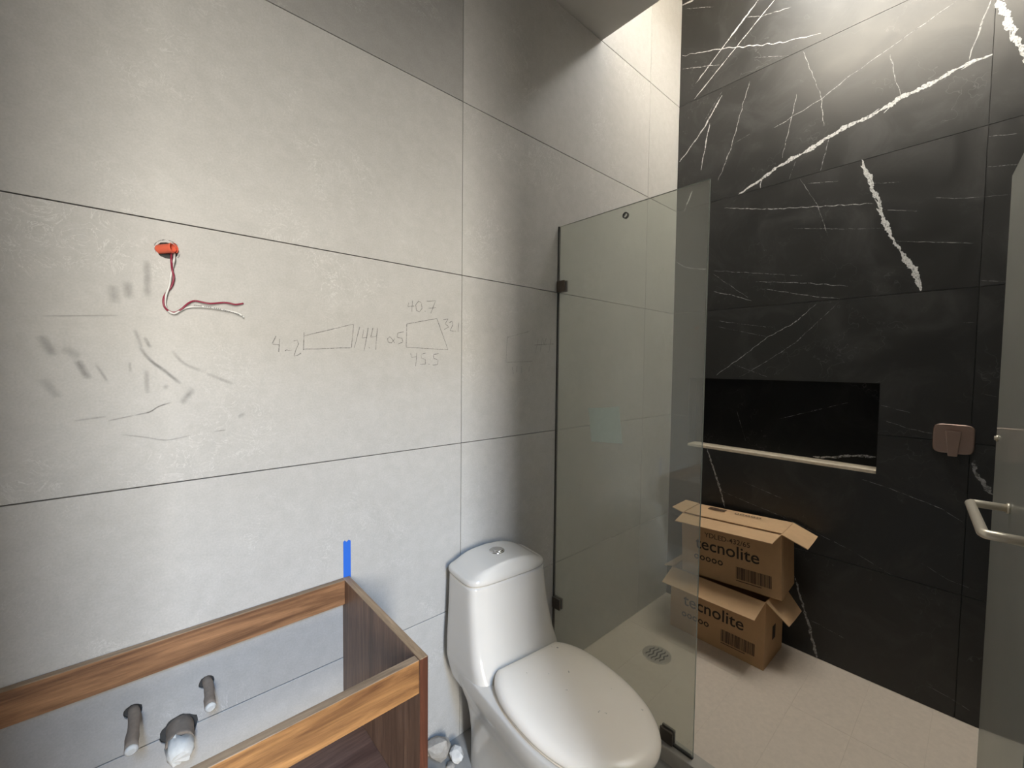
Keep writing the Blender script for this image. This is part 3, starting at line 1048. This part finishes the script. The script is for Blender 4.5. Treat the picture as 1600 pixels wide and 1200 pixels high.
# ------------------------------------------------------------------ toilet
TOI = thing('toilet', 'white one-piece toilet with closed lid standing against the grey wall', 'toilet', (-1.452, -0.036, 0.006),
            (0, 0, math.radians(-5.5)))
NS = 72


def plan(w_, vb, vf, nb_, nf, vmid=0.5, skew=0.0):
    """closed plan outline: half width w_, from vb (wall side) to vf (front); local forward is -Y"""
    vc = vb + (vf - vb) * vmid
    out = []
    for k in range(NS):
        a = 2 * math.pi * k / NS
        c, s_ = math.cos(a), math.sin(a)
        n_ = nf if s_ > 0 else nb_
        ln = (vf - vc) if s_ > 0 else (vc - vb)
        u = w_ * math.copysign(abs(c) ** (2 / n_), c)
        v = vc + ln * math.copysign(abs(s_) ** (2 / n_), s_)
        out.append((u, -v))
    return out


def lerp_sections(secs, per):
    out = []
    n = len(secs)
    for i in range(n - 1):
        p0, p1, p2, p3 = secs[max(i - 1, 0)], secs[i], secs[i + 1], secs[min(i + 2, n - 1)]
        for j in range(per):
            t_ = j / per
            out.append([0.5 * ((2 * b) + (c - a) * t_ + (2 * a - 5 * b + 4 * c - d) * t_ * t_ + (3 * b - a - 3 * c + d) * t_ ** 3)
                        for a, b, c, d in zip(p0, p1, p2, p3)])
    out.append(list(secs[-1]))
    return out


def section_loft(bm_, secs, per=5):
    rings = []
    for z, w_, vb, vf, nb_, nf, vm in lerp_sections(secs, per):
        rings.append([(u, v, z) for u, v in plan(w_, vb, vf, nb_, nf, vm)])
    return loft(bm_, rings)


bm = bmesh.new()
# pedestal and bowl:  z, half width, back, front, exponent back, exponent front, widest point
section_loft(bm, [
    (0.000, 0.118, 0.060, 0.560, 5, 2.6, 0.45),
    (0.020, 0.117, 0.060, 0.558, 5, 2.6, 0.45),
    (0.120, 0.114, 0.055, 0.550, 5, 2.6, 0.45),
    (0.210, 0.124, 0.040, 0.575, 5, 2.5, 0.48),
    (0.275, 0.146, 0.020, 0.625, 5, 2.4, 0.52),
    (0.330, 0.168, 0.008, 0.680, 5, 2.3, 0.56),
    (0.365, 0.175, 0.002, 0.702, 5, 2.3, 0.58),
    (0.388, 0.174, 0.002, 0.702, 5, 2.3, 0.58),
    (0.394, 0.168, 0.004, 0.694, 5, 2.3, 0.58)])
# tank rising from the back of the bowl
section_loft(bm, [
    (0.300, 0.150, 0.006, 0.215, 6, 5, 0.5),
    (0.370, 0.170, 0.000, 0.262, 6, 6, 0.5),
    (0.410, 0.171, 0.000, 0.250, 6, 7, 0.5),
    (0.450, 0.169, 0.000, 0.228, 6, 7, 0.5),
    (0.520, 0.164, 0.000, 0.205, 6, 7, 0.5),
    (0.600, 0.160, 0.000, 0.188, 6, 7, 0.5),
    (0.661, 0.157, 0.000, 0.180, 6, 7, 0.5)])
body = mesh_obj('body', bm, 'porcelain', TOI, smooth=True)

# tank lid, domed from side to side
bm = bmesh.new()
rings = []
for f, zz in ((0.95, 0.6605), (0.955, 0.6655), (1.012, 0.6665), (1.020, 0.670), (1.015, 0.680)):
    rings.append([(u * f, -0.09 + (v + 0.09) * f, zz) for u, v in plan(0.158, -0.001, 0.184, 6, 5, 0.5)])
for k in range(1, 13):
    f = math.cos(k / 12 * math.pi / 2) * 1.0
    if f < 0.02:
        f = 0.02
    ring = []
    for u, v in plan(0.158, -0.001, 0.184, 6, 5, 0.5):
        uu, vv = u * f, -0.088 + (v + 0.088) * (0.35 * f + 0.65 * f ** 0.5)
        dome = 0.684 + 0.036 * (1 - (uu / 0.160) ** 2) * min(1.0, (1 - f ** 4) * 1.6)
        ring.append((uu, vv, dome))
    rings.append(ring)
loft(bm, rings)
tl = mesh_obj('tank_lid', bm, 'porcelain', TOI, smooth=True)
bm = bmesh.new()
tube(bm, [(0, -0.088, 0.716), (0, -0.088, 0.7225), (0, -0.088, 0.7235)], [0.027, 0.027, 0.0255], 28)
fb = mesh_obj('flush_button', bm, 'chrome', tl)
bm = bmesh.new()
tube(bm, [(0.004, -0.092, 0.7225), (0.004, -0.092, 0.7255), (0.004, -0.092, 0.7265)], [0.0165, 0.0165, 0.015], 24)
mesh_obj('button_half', bm, 'chrome', fb)


def egg(scale=1.0, dv=0.0, shrink=0.0):
    """seat outline, truncated straight at the hinge"""
    out = []
    W, VB, VM, VF = 0.182, 0.248, 0.445, 0.722
    for k in range(NS):
        a = 2 * math.pi * k / NS
        c, s_ = math.cos(a), math.sin(a)
        if s_ > 0:
            u = W * math.copysign(abs(c) ** (2 / 2.15), c)
            v = VM + (VF - VM) * abs(s_) ** (2 / 2.15)
        else:
            u = W * math.copysign(abs(c) ** (2 / 2.6), c)
            v = VM - (VM - VB + 0.035) * abs(s_) ** (2 / 2.6)
            v = max(v, VB)
        cu, cv = u, v - 0.47
        r_ = math.hypot(cu, cv)
        f = scale * (r_ - shrink) / r_
        out.append((cu * f + 0.012, -(0.47 + cv * f)))
    return out


bm = bmesh.new()
loft(bm, [[(u, v, z) for u, v in egg(1, 0, s_)] for z, s_ in ((0.3945, 0.014), (0.397, 0.008), (0.404, 0.005), (0.409, 0.009))])
mesh_obj('seat', bm, 'lid', TOI, smooth=True)
bm = bmesh.new()
loft(bm, [[(u, v, z) for u, v in egg(1, 0, s_)] for z, s_ in
          ((0.410, 0.006), (0.411, 0.001), (0.417, 0.0), (0.424, 0.002), (0.431, 0.008), (0.4365, 0.018), (0.440, 0.034), (0.4425, 0.06), (0.444, 0.10), (0.4445, 0.15))])
sl = mesh_obj('seat_lid', bm, 'lid', TOI, smooth=True, label='dusty closed toilet lid')
for u in (-0.075, 0.085):
    bm = bmesh.new()
    tube(bm, [(u - 0.022, -0.243, 0.410), (u - 0.020, -0.243, 0.410), (u + 0.020, -0.243, 0.410), (u + 0.022, -0.243, 0.410)], [0.006, 0.010, 0.010, 0.006], 14)
    mesh_obj('hinge', bm, 'lid', TOI, smooth=True)
# dirt specks on the lid
bm = bmesh.new()
for u, v, rr in ((0.055, 0.40, 0.004), (0.0, 0.45, 0.003), (0.02, 0.555, 0.0045), (0.03, 0.57, 0.003), (0.10, 0.30, 0.005), (0.09, 0.285, 0.003), (0.0, 0.37, 0.002), (0.11, 0.52, 0.002), (-0.05, 0.33, 0.003), (0.12, 0.62, 0.003)):
    for _ in range(3):
        a = random.random() * 6.28
        c = Vector((u + math.cos(a) * rr * 0.6, -v + math.sin(a) * rr * 0.6, 0.4448))
        m_ = bmesh.ops.create_icosphere(bm, subdivisions=1, radius=rr * random.uniform(0.25, 0.5), matrix=Matrix.Translation(c) @ Matrix.Diagonal((1, 1, 0.35, 1)))
mesh_obj('dirt_specks', bm, 'rubble', sl)['kind'] = 'stuff'

# ------------------------------------------------------------------ fixed shower glass
GX, GT = -1.024, 0.008
GY1, GZ0, GZ1 = -0.643, 0.062, 1.981
gp = thing('shower_screen', 'tall fixed dusty glass shower screen with metal clips beside the toilet', 'glass panel', (GX, -0.32, GZ0))
gp_inv = Matrix.Translation((-GX, 0.32, -GZ0))


def under(o_, inv):
    o_.matrix_parent_inverse = inv
    return o_


def glass_bm(x0, x1, y0, y1, z0, z1, thin):
    b = bmesh.new()
    box(b, x0, x1, y0, y1, z0, z1)
    b.normal_update()
    for f in b.faces:
        n_ = f.normal
        if abs(n_.x if thin == 'x' else n_.y) < 0.5:
            f.material_index = 1
    return b


pane = under(mesh_obj('glass_pane', glass_bm(GX - GT / 2, GX + GT / 2, GY1, -0.003, GZ0, GZ1, 'x'), ['glass', 'glass_edge'], gp), gp_inv)
under(mesh_obj('edge_seal', bbox(GX - 0.006, GX + 0.006, -0.0035, -0.0002, GZ0, GZ1 + 0.001), 'seal', gp), gp_inv)
under(mesh_obj('bottom_seal', bbox(GX - 0.006, GX + 0.005, GY1, -0.003, 0.0605, 0.0665), 'seal', gp), gp_inv)


def clip(y0, y1, z0, z1):
    b = bbox(GX - 0.013, GX - GT / 2, y0, y1, z0, z1, 0.003, 2)
    merge_bm(b, bbox(GX + GT / 2, GX + 0.013, y0, y1, z0, z1, 0.003, 2))
    return b


for yy0, yy1, z0, z1 in ((-0.046, -0.001, 1.700, 1.748), (-0.046, -0.001, 0.306, 0.354), (-0.575, -0.527, 0.061, 0.108)):
    under(mesh_obj('clip', clip(yy0, yy1, z0, z1), 'dark_metal', gp), gp_inv)
# small round hole drilled near the top edge, with its ground rim
bm = bmesh.new()
rings = []
for k in range(28):
    a = 2 * math.pi * k / 28
    rings.append((math.cos(a), math.sin(a)))
A0 = [(GX - 0.0046, -0.333 + 0.0115 * c, 1.946 + 0.0115 * s_) for c, s_ in rings]
A1 = [(GX - 0.0046, -0.333 + 0.0085 * c, 1.946 + 0.0085 * s_) for c, s_ in rings]
B1 = [(GX + 0.0046, -0.333 + 0.0085 * c, 1.946 + 0.0085 * s_) for c, s_ in rings]
B0 = [(GX + 0.0046, -0.333 + 0.0115 * c, 1.946 + 0.0115 * s_) for c, s_ in rings]
loft(bm, [A0, A1, B1, B0], False, False)
under(mesh_obj('hole_rim', bm, 'seal', gp, smooth=True), gp_inv)
# thin crinkled teal square just in front of the pane
bm = bmesh.new()
c00, c10, c11, c01 = Vector((-0.198, 1.077)), Vector((-0.343, 1.090)), Vector((-0.325, 1.230)), Vector((-0.179, 1.211))
gridv = []
for i in range(13):
    row = []
    for j in range(13):
        p = (c00.lerp(c10, i / 12)).lerp(c01.lerp(c11, i / 12), j / 12)
        row.append(bm.verts.new((GX - GT / 2 - 0.0006 - 0.0012 * random.random() ** 2, p.x, p.y)))
    gridv.append(row)
for i in range(12):
    for j in range(12):
        bm.faces.new((gridv[i][j], gridv[i + 1][j], gridv[i + 1][j + 1], gridv[i][j + 1]))
under(mesh_obj('teal_square', bm, 'film', gp, label='thin crinkled pale teal square over the glass'), gp_inv)

# ------------------------------------------------------------------ open glass door, hinged at the right
DA = math.radians(4.7)
door = thing('shower_door', 'open glass shower door with a horizontal towel bar at the right edge', 'glass door', (-0.372, -1.283, 0.02), (0, 0, DA))
# local frame: +X points from hinge to free edge; free edge at x = 0, hinge at x = -0.65
mesh_obj('glass_pane', glass_bm(-0.65, 0.0, -0.004, 0.004, 0.0, 1.962, 'y'), ['door_glass', 'glass_edge'], door)
bm = bmesh.new()
zz = 0.998
bar = smooth_path([(-0.315, -0.005, zz), (-0.315, 0.045, zz), (-0.315, 0.064, zz), (-0.322, 0.073, zz)], 0.005)
r_ = 0.0105
x_a, x_b = -0.668 + 0.045, -0.315
tube(bm, [(x_b, 0.004, zz), (x_b, 0.066, zz), (x_b - 0.003, 0.073, zz), (x_b - 0.010, 0.076, zz),
          (x_a + 0.010, 0.076, zz), (x_a + 0.003, 0.073, zz), (x_a, 0.066, zz), (x_a, 0.004, zz)], r_, 16)
tbar = mesh_obj('towel_bar', bm, 'nickel', door, smooth=True)
for x_ in (x_a, x_b):
    bm = bmesh.new()
    tube(bm, [(x_, 0.0042, zz), (x_, 0.010, zz)], 0.014, 18)
    mesh_obj('rosette', bm, 'nickel', tbar)
bm = bmesh.new()
tube(bm, [(-0.036, 0.004, 1.152), (-0.036, 0.008, 1.152), (-0.036, 0.009, 1.152), (-0.036, 0.012, 1.152)], [0.010, 0.010, 0.006, 0.007], 14)
tube(bm, [(-0.036, -0.004, 1.152), (-0.036, -0.022, 1.152)], [0.009, 0.008], 14)
mesh_obj('knob', bm, 'nickel', door)
for z0 in (0.25, 1.65):
    mesh_obj('hinge', bbox(-0.675, -0.60, -0.014, 0.014, z0, z0 + 0.09, 0.003), 'nickel', door)

# ------------------------------------------------------------------ cardboard boxes
def card_box(name, label, loc, rot, Lb, D, H, upper, group):
    """local: +Y is right as seen from the front... front face looks to -X, length runs along -Y"""
    t_ = thing(name, label, 'box', loc, rot, group)
    th = 0.004
    b = bmesh.new()
    box(b, 0, th, -Lb, 0, 0, H)
    box(b, D - th, D, -Lb, 0, 0, H)
    box(b, th, D - th, -Lb, -Lb + th, 0, H)
    box(b, th, D - th, -th, 0, 0, H)
    box(b, th, D - th, -Lb + th, -th, 0, th)
    mesh_obj('carton', b, 'cardboard', t_)

    def flap(hinge_a, hinge_b, direction, length, inset, mats_, name_='flap'):
        a, c = Vector(hinge_a), Vector(hinge_b)
        d = Vector(direction).normalized()
        e = (c - a).normalized()
        n_ = e.cross(d).normalized() * 0.0035
        b_ = bmesh.new()
        mid = 0.5
        pts = [a + e * 0.002, c - e * 0.002, c - e * inset + d * length, (a.lerp(c, mid)) + d * length * 1.01, a + e * inset + d * length]
        prism(b_, pts, n_)
        return mesh_obj(name_, b_, mats_, t_)

    if upper:
        flap((0, 0, H), (0, -Lb, H), (-1, 0, -0.10), 0.105, 0.010, 'cardboard_in')
        bf = flap((D, 0, H), (D, -Lb, H), (-1, 0, 0.0), 0.196, 0.004, 'cardboard_in')
        flap((0.01, -Lb, H), (D, -Lb, H), (0, -1, -0.42), 0.105, 0.006, 'cardboard_in')
        flap((0.01, 0, H), (D, 0, H), (0.1, 1, 0.12), 0.07, 0.02, 'cardboard_in')
        b2 = bbox(0.006, D - 0.01, -Lb + 0.006, -0.006, H - 0.012, H - 0.008)
        mesh_obj('inner_flap', b2, 'cardboard_in', t_)
        bb = bmesh.new()
        xx = 0.0
        for k in range(22):
            wd = random.choice((0.0012, 0.002, 0.003))
            box(bb, D - 0.075, D - 0.035, -0.075 - xx - wd, -0.075 - xx, H + 0.0050, H + 0.0062)
            xx += wd + random.choice((0.0012, 0.002))
        mesh_obj('barcode', bb, 'ink_soft', t_)
        icons(t_, lambda u, v: (D - 0.060 + v, -0.215 - u, H + 0.0062), 0.011)
    else:
        flap((0, 0, H), (0, -Lb, H), (-1, 0, -0.36), 0.120, 0.008, 'cardboard_in')
        flap((D, 0, H), (D, -Lb, H), (1, 0, 0.9), 0.045, 0.004, 'cardboard_in')
        flap((0.005, -Lb, H), (D, -Lb, H), (0.02, -1, -1.0), 0.12, 0.03, 'cardboard_in')
        flap((0.01, 0, H), (D, 0, H), (0.0, 1, -0.4), 0.06, 0.02, 'cardboard_in')
    return t_


def icons(parent, f3, r):
    """row of small round handling symbols"""
    b = bmesh.new()
    for k in range(5):
        u = k * r * 2.3
        ring = [(math.cos(2 * math.pi * i / 16), math.sin(2 * math.pi * i / 16)) for i in range(16)]
        ro = [b.verts.new(f3(u + c * r, s_ * r)) for c, s_ in ring]
        ri = [b.verts.new(f3(u + c * r * 0.55, s_ * r * 0.55)) for c, s_ in ring]
        for i in range(16):
            b.faces.new((ro[i], ro[(i + 1) % 16], ri[(i + 1) % 16], ri[i]))
    mesh_obj('printed_icons', b, 'ink', parent)


def front_print(t_, Lb, H, upper):
    ft = lambda u0, v0: (lambda u, v: (-0.0006, -u0 - u, v0 + v))
    if upper:
        mesh_obj('printed_code', text_bm('YDLED-432/65', 0.034, ft(0.115, H - 0.094), 0.0003), 'ink_soft', t_)
        mesh_obj('printed_logo', text_bm('tecnolite', 0.083, ft(0.070, H - 0.160), 0.0008), 'ink', t_)
        icons(t_, ft(0.075, H - 0.205), 0.0125)
        v0 = H - 0.258
    else:
        mesh_obj('printed_logo', text_bm('tecnolite', 0.083, ft(0.070, H - 0.175), 0.0008), 'ink', t_)
        icons(t_, ft(0.075, H - 0.225), 0.0125)
        v0 = H - 0.272
    b = bmesh.new()
    u = 0.0
    rr = random.Random(3)
    while u < 0.150:
        wd = rr.choice((0.0015, 0.0025, 0.004))
        box(b, -0.0008, -0.0002, -(Lb - 0.190) - u - wd, -(Lb - 0.190) - u, v0, v0 + 0.058)
        u += wd + rr.choice((0.0012, 0.002, 0.003))
    mesh_obj('barcode', b, 'ink_soft', t_)
    b = bmesh.new()
    box(b, -0.0008, -0.0002, -(Lb - 0.190) - 0.11, -(Lb - 0.190), v0 - 0.010, v0 - 0.0065)
    mesh_obj('printed_line', b, 'ink_soft', t_)


LB, DB = 0.452, 0.25
low = card_box('cardboard_box', 'lower open cardboard carton standing on the shower floor under the other carton', (-0.288, -0.176, 0.001),
               (0, 0, math.radians(-0.5)), LB, DB, 0.318, False, 'stacked light fixture cartons')
front_print(low, LB, 0.318, False)
mesh_obj('hand_slot', bbox(0.105, 0.145, -LB - 0.0008, -LB + 0.001, 0.10, 0.165), 'ink', low)
upb = card_box('cardboard_box', 'upper cardboard carton with loose top flaps stacked on the other carton', (-0.276, -0.229, 0.320),
               (math.radians(-2.2), 0, math.radians(2.5)), LB, 0.225, 0.297, True, 'stacked light fixture cartons')
front_print(upb, LB, 0.297, True)

# ------------------------------------------------------------------ shower valve, drain, rubble
val = thing('shower_valve', 'square rounded rose-metal shower valve plate with lever on the black wall', 'valve', (0, -1.174, 1.111))
b = bmesh.new()
sq = []
for k in range(48):
    a = 2 * math.pi * k / 48
    c, s_ = math.cos(a), math.sin(a)
    sq.append((0.058 * math.copysign(abs(c) ** 0.36, c), 0.058 * math.copysign(abs(s_) ** 0.36, s_)))
loft(b, [[(x_, y_ * f, z_ * f) for y_, z_ in sq] for x_, f in ((0.0, 1.0), (-0.006, 1.0), (-0.009, 0.965), (-0.0095, 0.90))])
mesh_obj('cover_plate', b, 'copper', val)
b = bmesh.new()
tube(b, [(-0.009, 0.0, 0.008), (-0.030, 0.0, 0.008)], 0.017, 24)
mesh_obj('stem', b, 'copper', val)
b = bmesh.new()
lv = [(0.022, 0.036), (0.022, 0.036), (-0.022, 0.036), (-0.012, -0.062), (0.012, -0.062)]
prism(b, [(-0.030, 0.021, 0.034), (-0.030, -0.023, 0.034), (-0.030, -0.014, -0.064), (-0.030, 0.012, -0.064)], (-0.012, 0, 0))
bmesh.ops.bevel(b, geom=b.edges[:], offset=0.0022, segments=2, affect='EDGES', profile=0.6)
mesh_obj('lever', b, 'copper', val)

dr = thing('floor_drain', 'round metal drain grate set in the beige shower floor', 'drain', (-0.561, -0.252, 0.0))
b = bmesh.new()
tube(b, [(0, 0, 0.0002), (0, 0, 0.0022), (0, 0, 0.003)], [0.066, 0.066, 0.063], 40)
mesh_obj('grate_plate', b, 'grate', dr)
for k in range(5):
    b = bmesh.new()
    yy = -0.036 + k * 0.018
    hw = math.sqrt(0.052 ** 2 - yy * yy)
    pts2 = [(-hw + 2 * hw * i / 14, yy + 0.004 * math.sin(i * 0.9)) for i in range(15)]
    merge_bm(b, strip_mesh(pts2, 0.007, lambda u, v: (u, v, 0.0033), 0, 0, True, 0.01))
    mesh_obj('slot', b, 'seal', dr)


def rock(name, label, loc, r, mat, seed, flat=0.6):
    rr = random.Random(seed)
    b_ = bmesh.new()
    bmesh.ops.create_icosphere(b_, subdivisions=2, radius=r)
    ph = [Vector((rr.uniform(-1, 1), rr.uniform(-1, 1), rr.uniform(-1, 1))).normalized() for _ in range(9)]
    for v in b_.verts:
        d = v.co.normalized()
        k_ = min(1.0, min(0.62 / max(0.05, d.dot(p)) for p in ph))
        v.co = v.co * k_ * rr.uniform(0.95, 1.05)
        v.co.z *= flat
    lo = min(v.co.z for v in b_.verts)
    for v in b_.verts:
        v.co.z -= lo
    o_ = mesh_obj(name, b_, mat)
    o_.location = loc
    tag(o_, label, 'rubble', 'rubble beside the toilet')


rock('rubble_chunk', 'angular grey chunk of rubble against the wall beside the vanity', (-1.645, -0.045, 0.006), 0.055, 'rubble', 4, 0.9)
rock('rubble_chunk', 'crumbly white plaster lump on the floor beside the toilet foot', (-1.60, -0.085, 0.006), 0.034, 'rubble_white', 8, 0.8)
rock('rubble_chunk', 'small dark shard lying between the grey and white rubble', (-1.628, -0.085, 0.006), 0.018, 'rubble', 12, 0.5)
rock('rubble_chunk', 'grey rubble slab closest to the vanity side panel', (-1.705, -0.10, 0.006), 0.04, 'rubble', 15, 0.4)
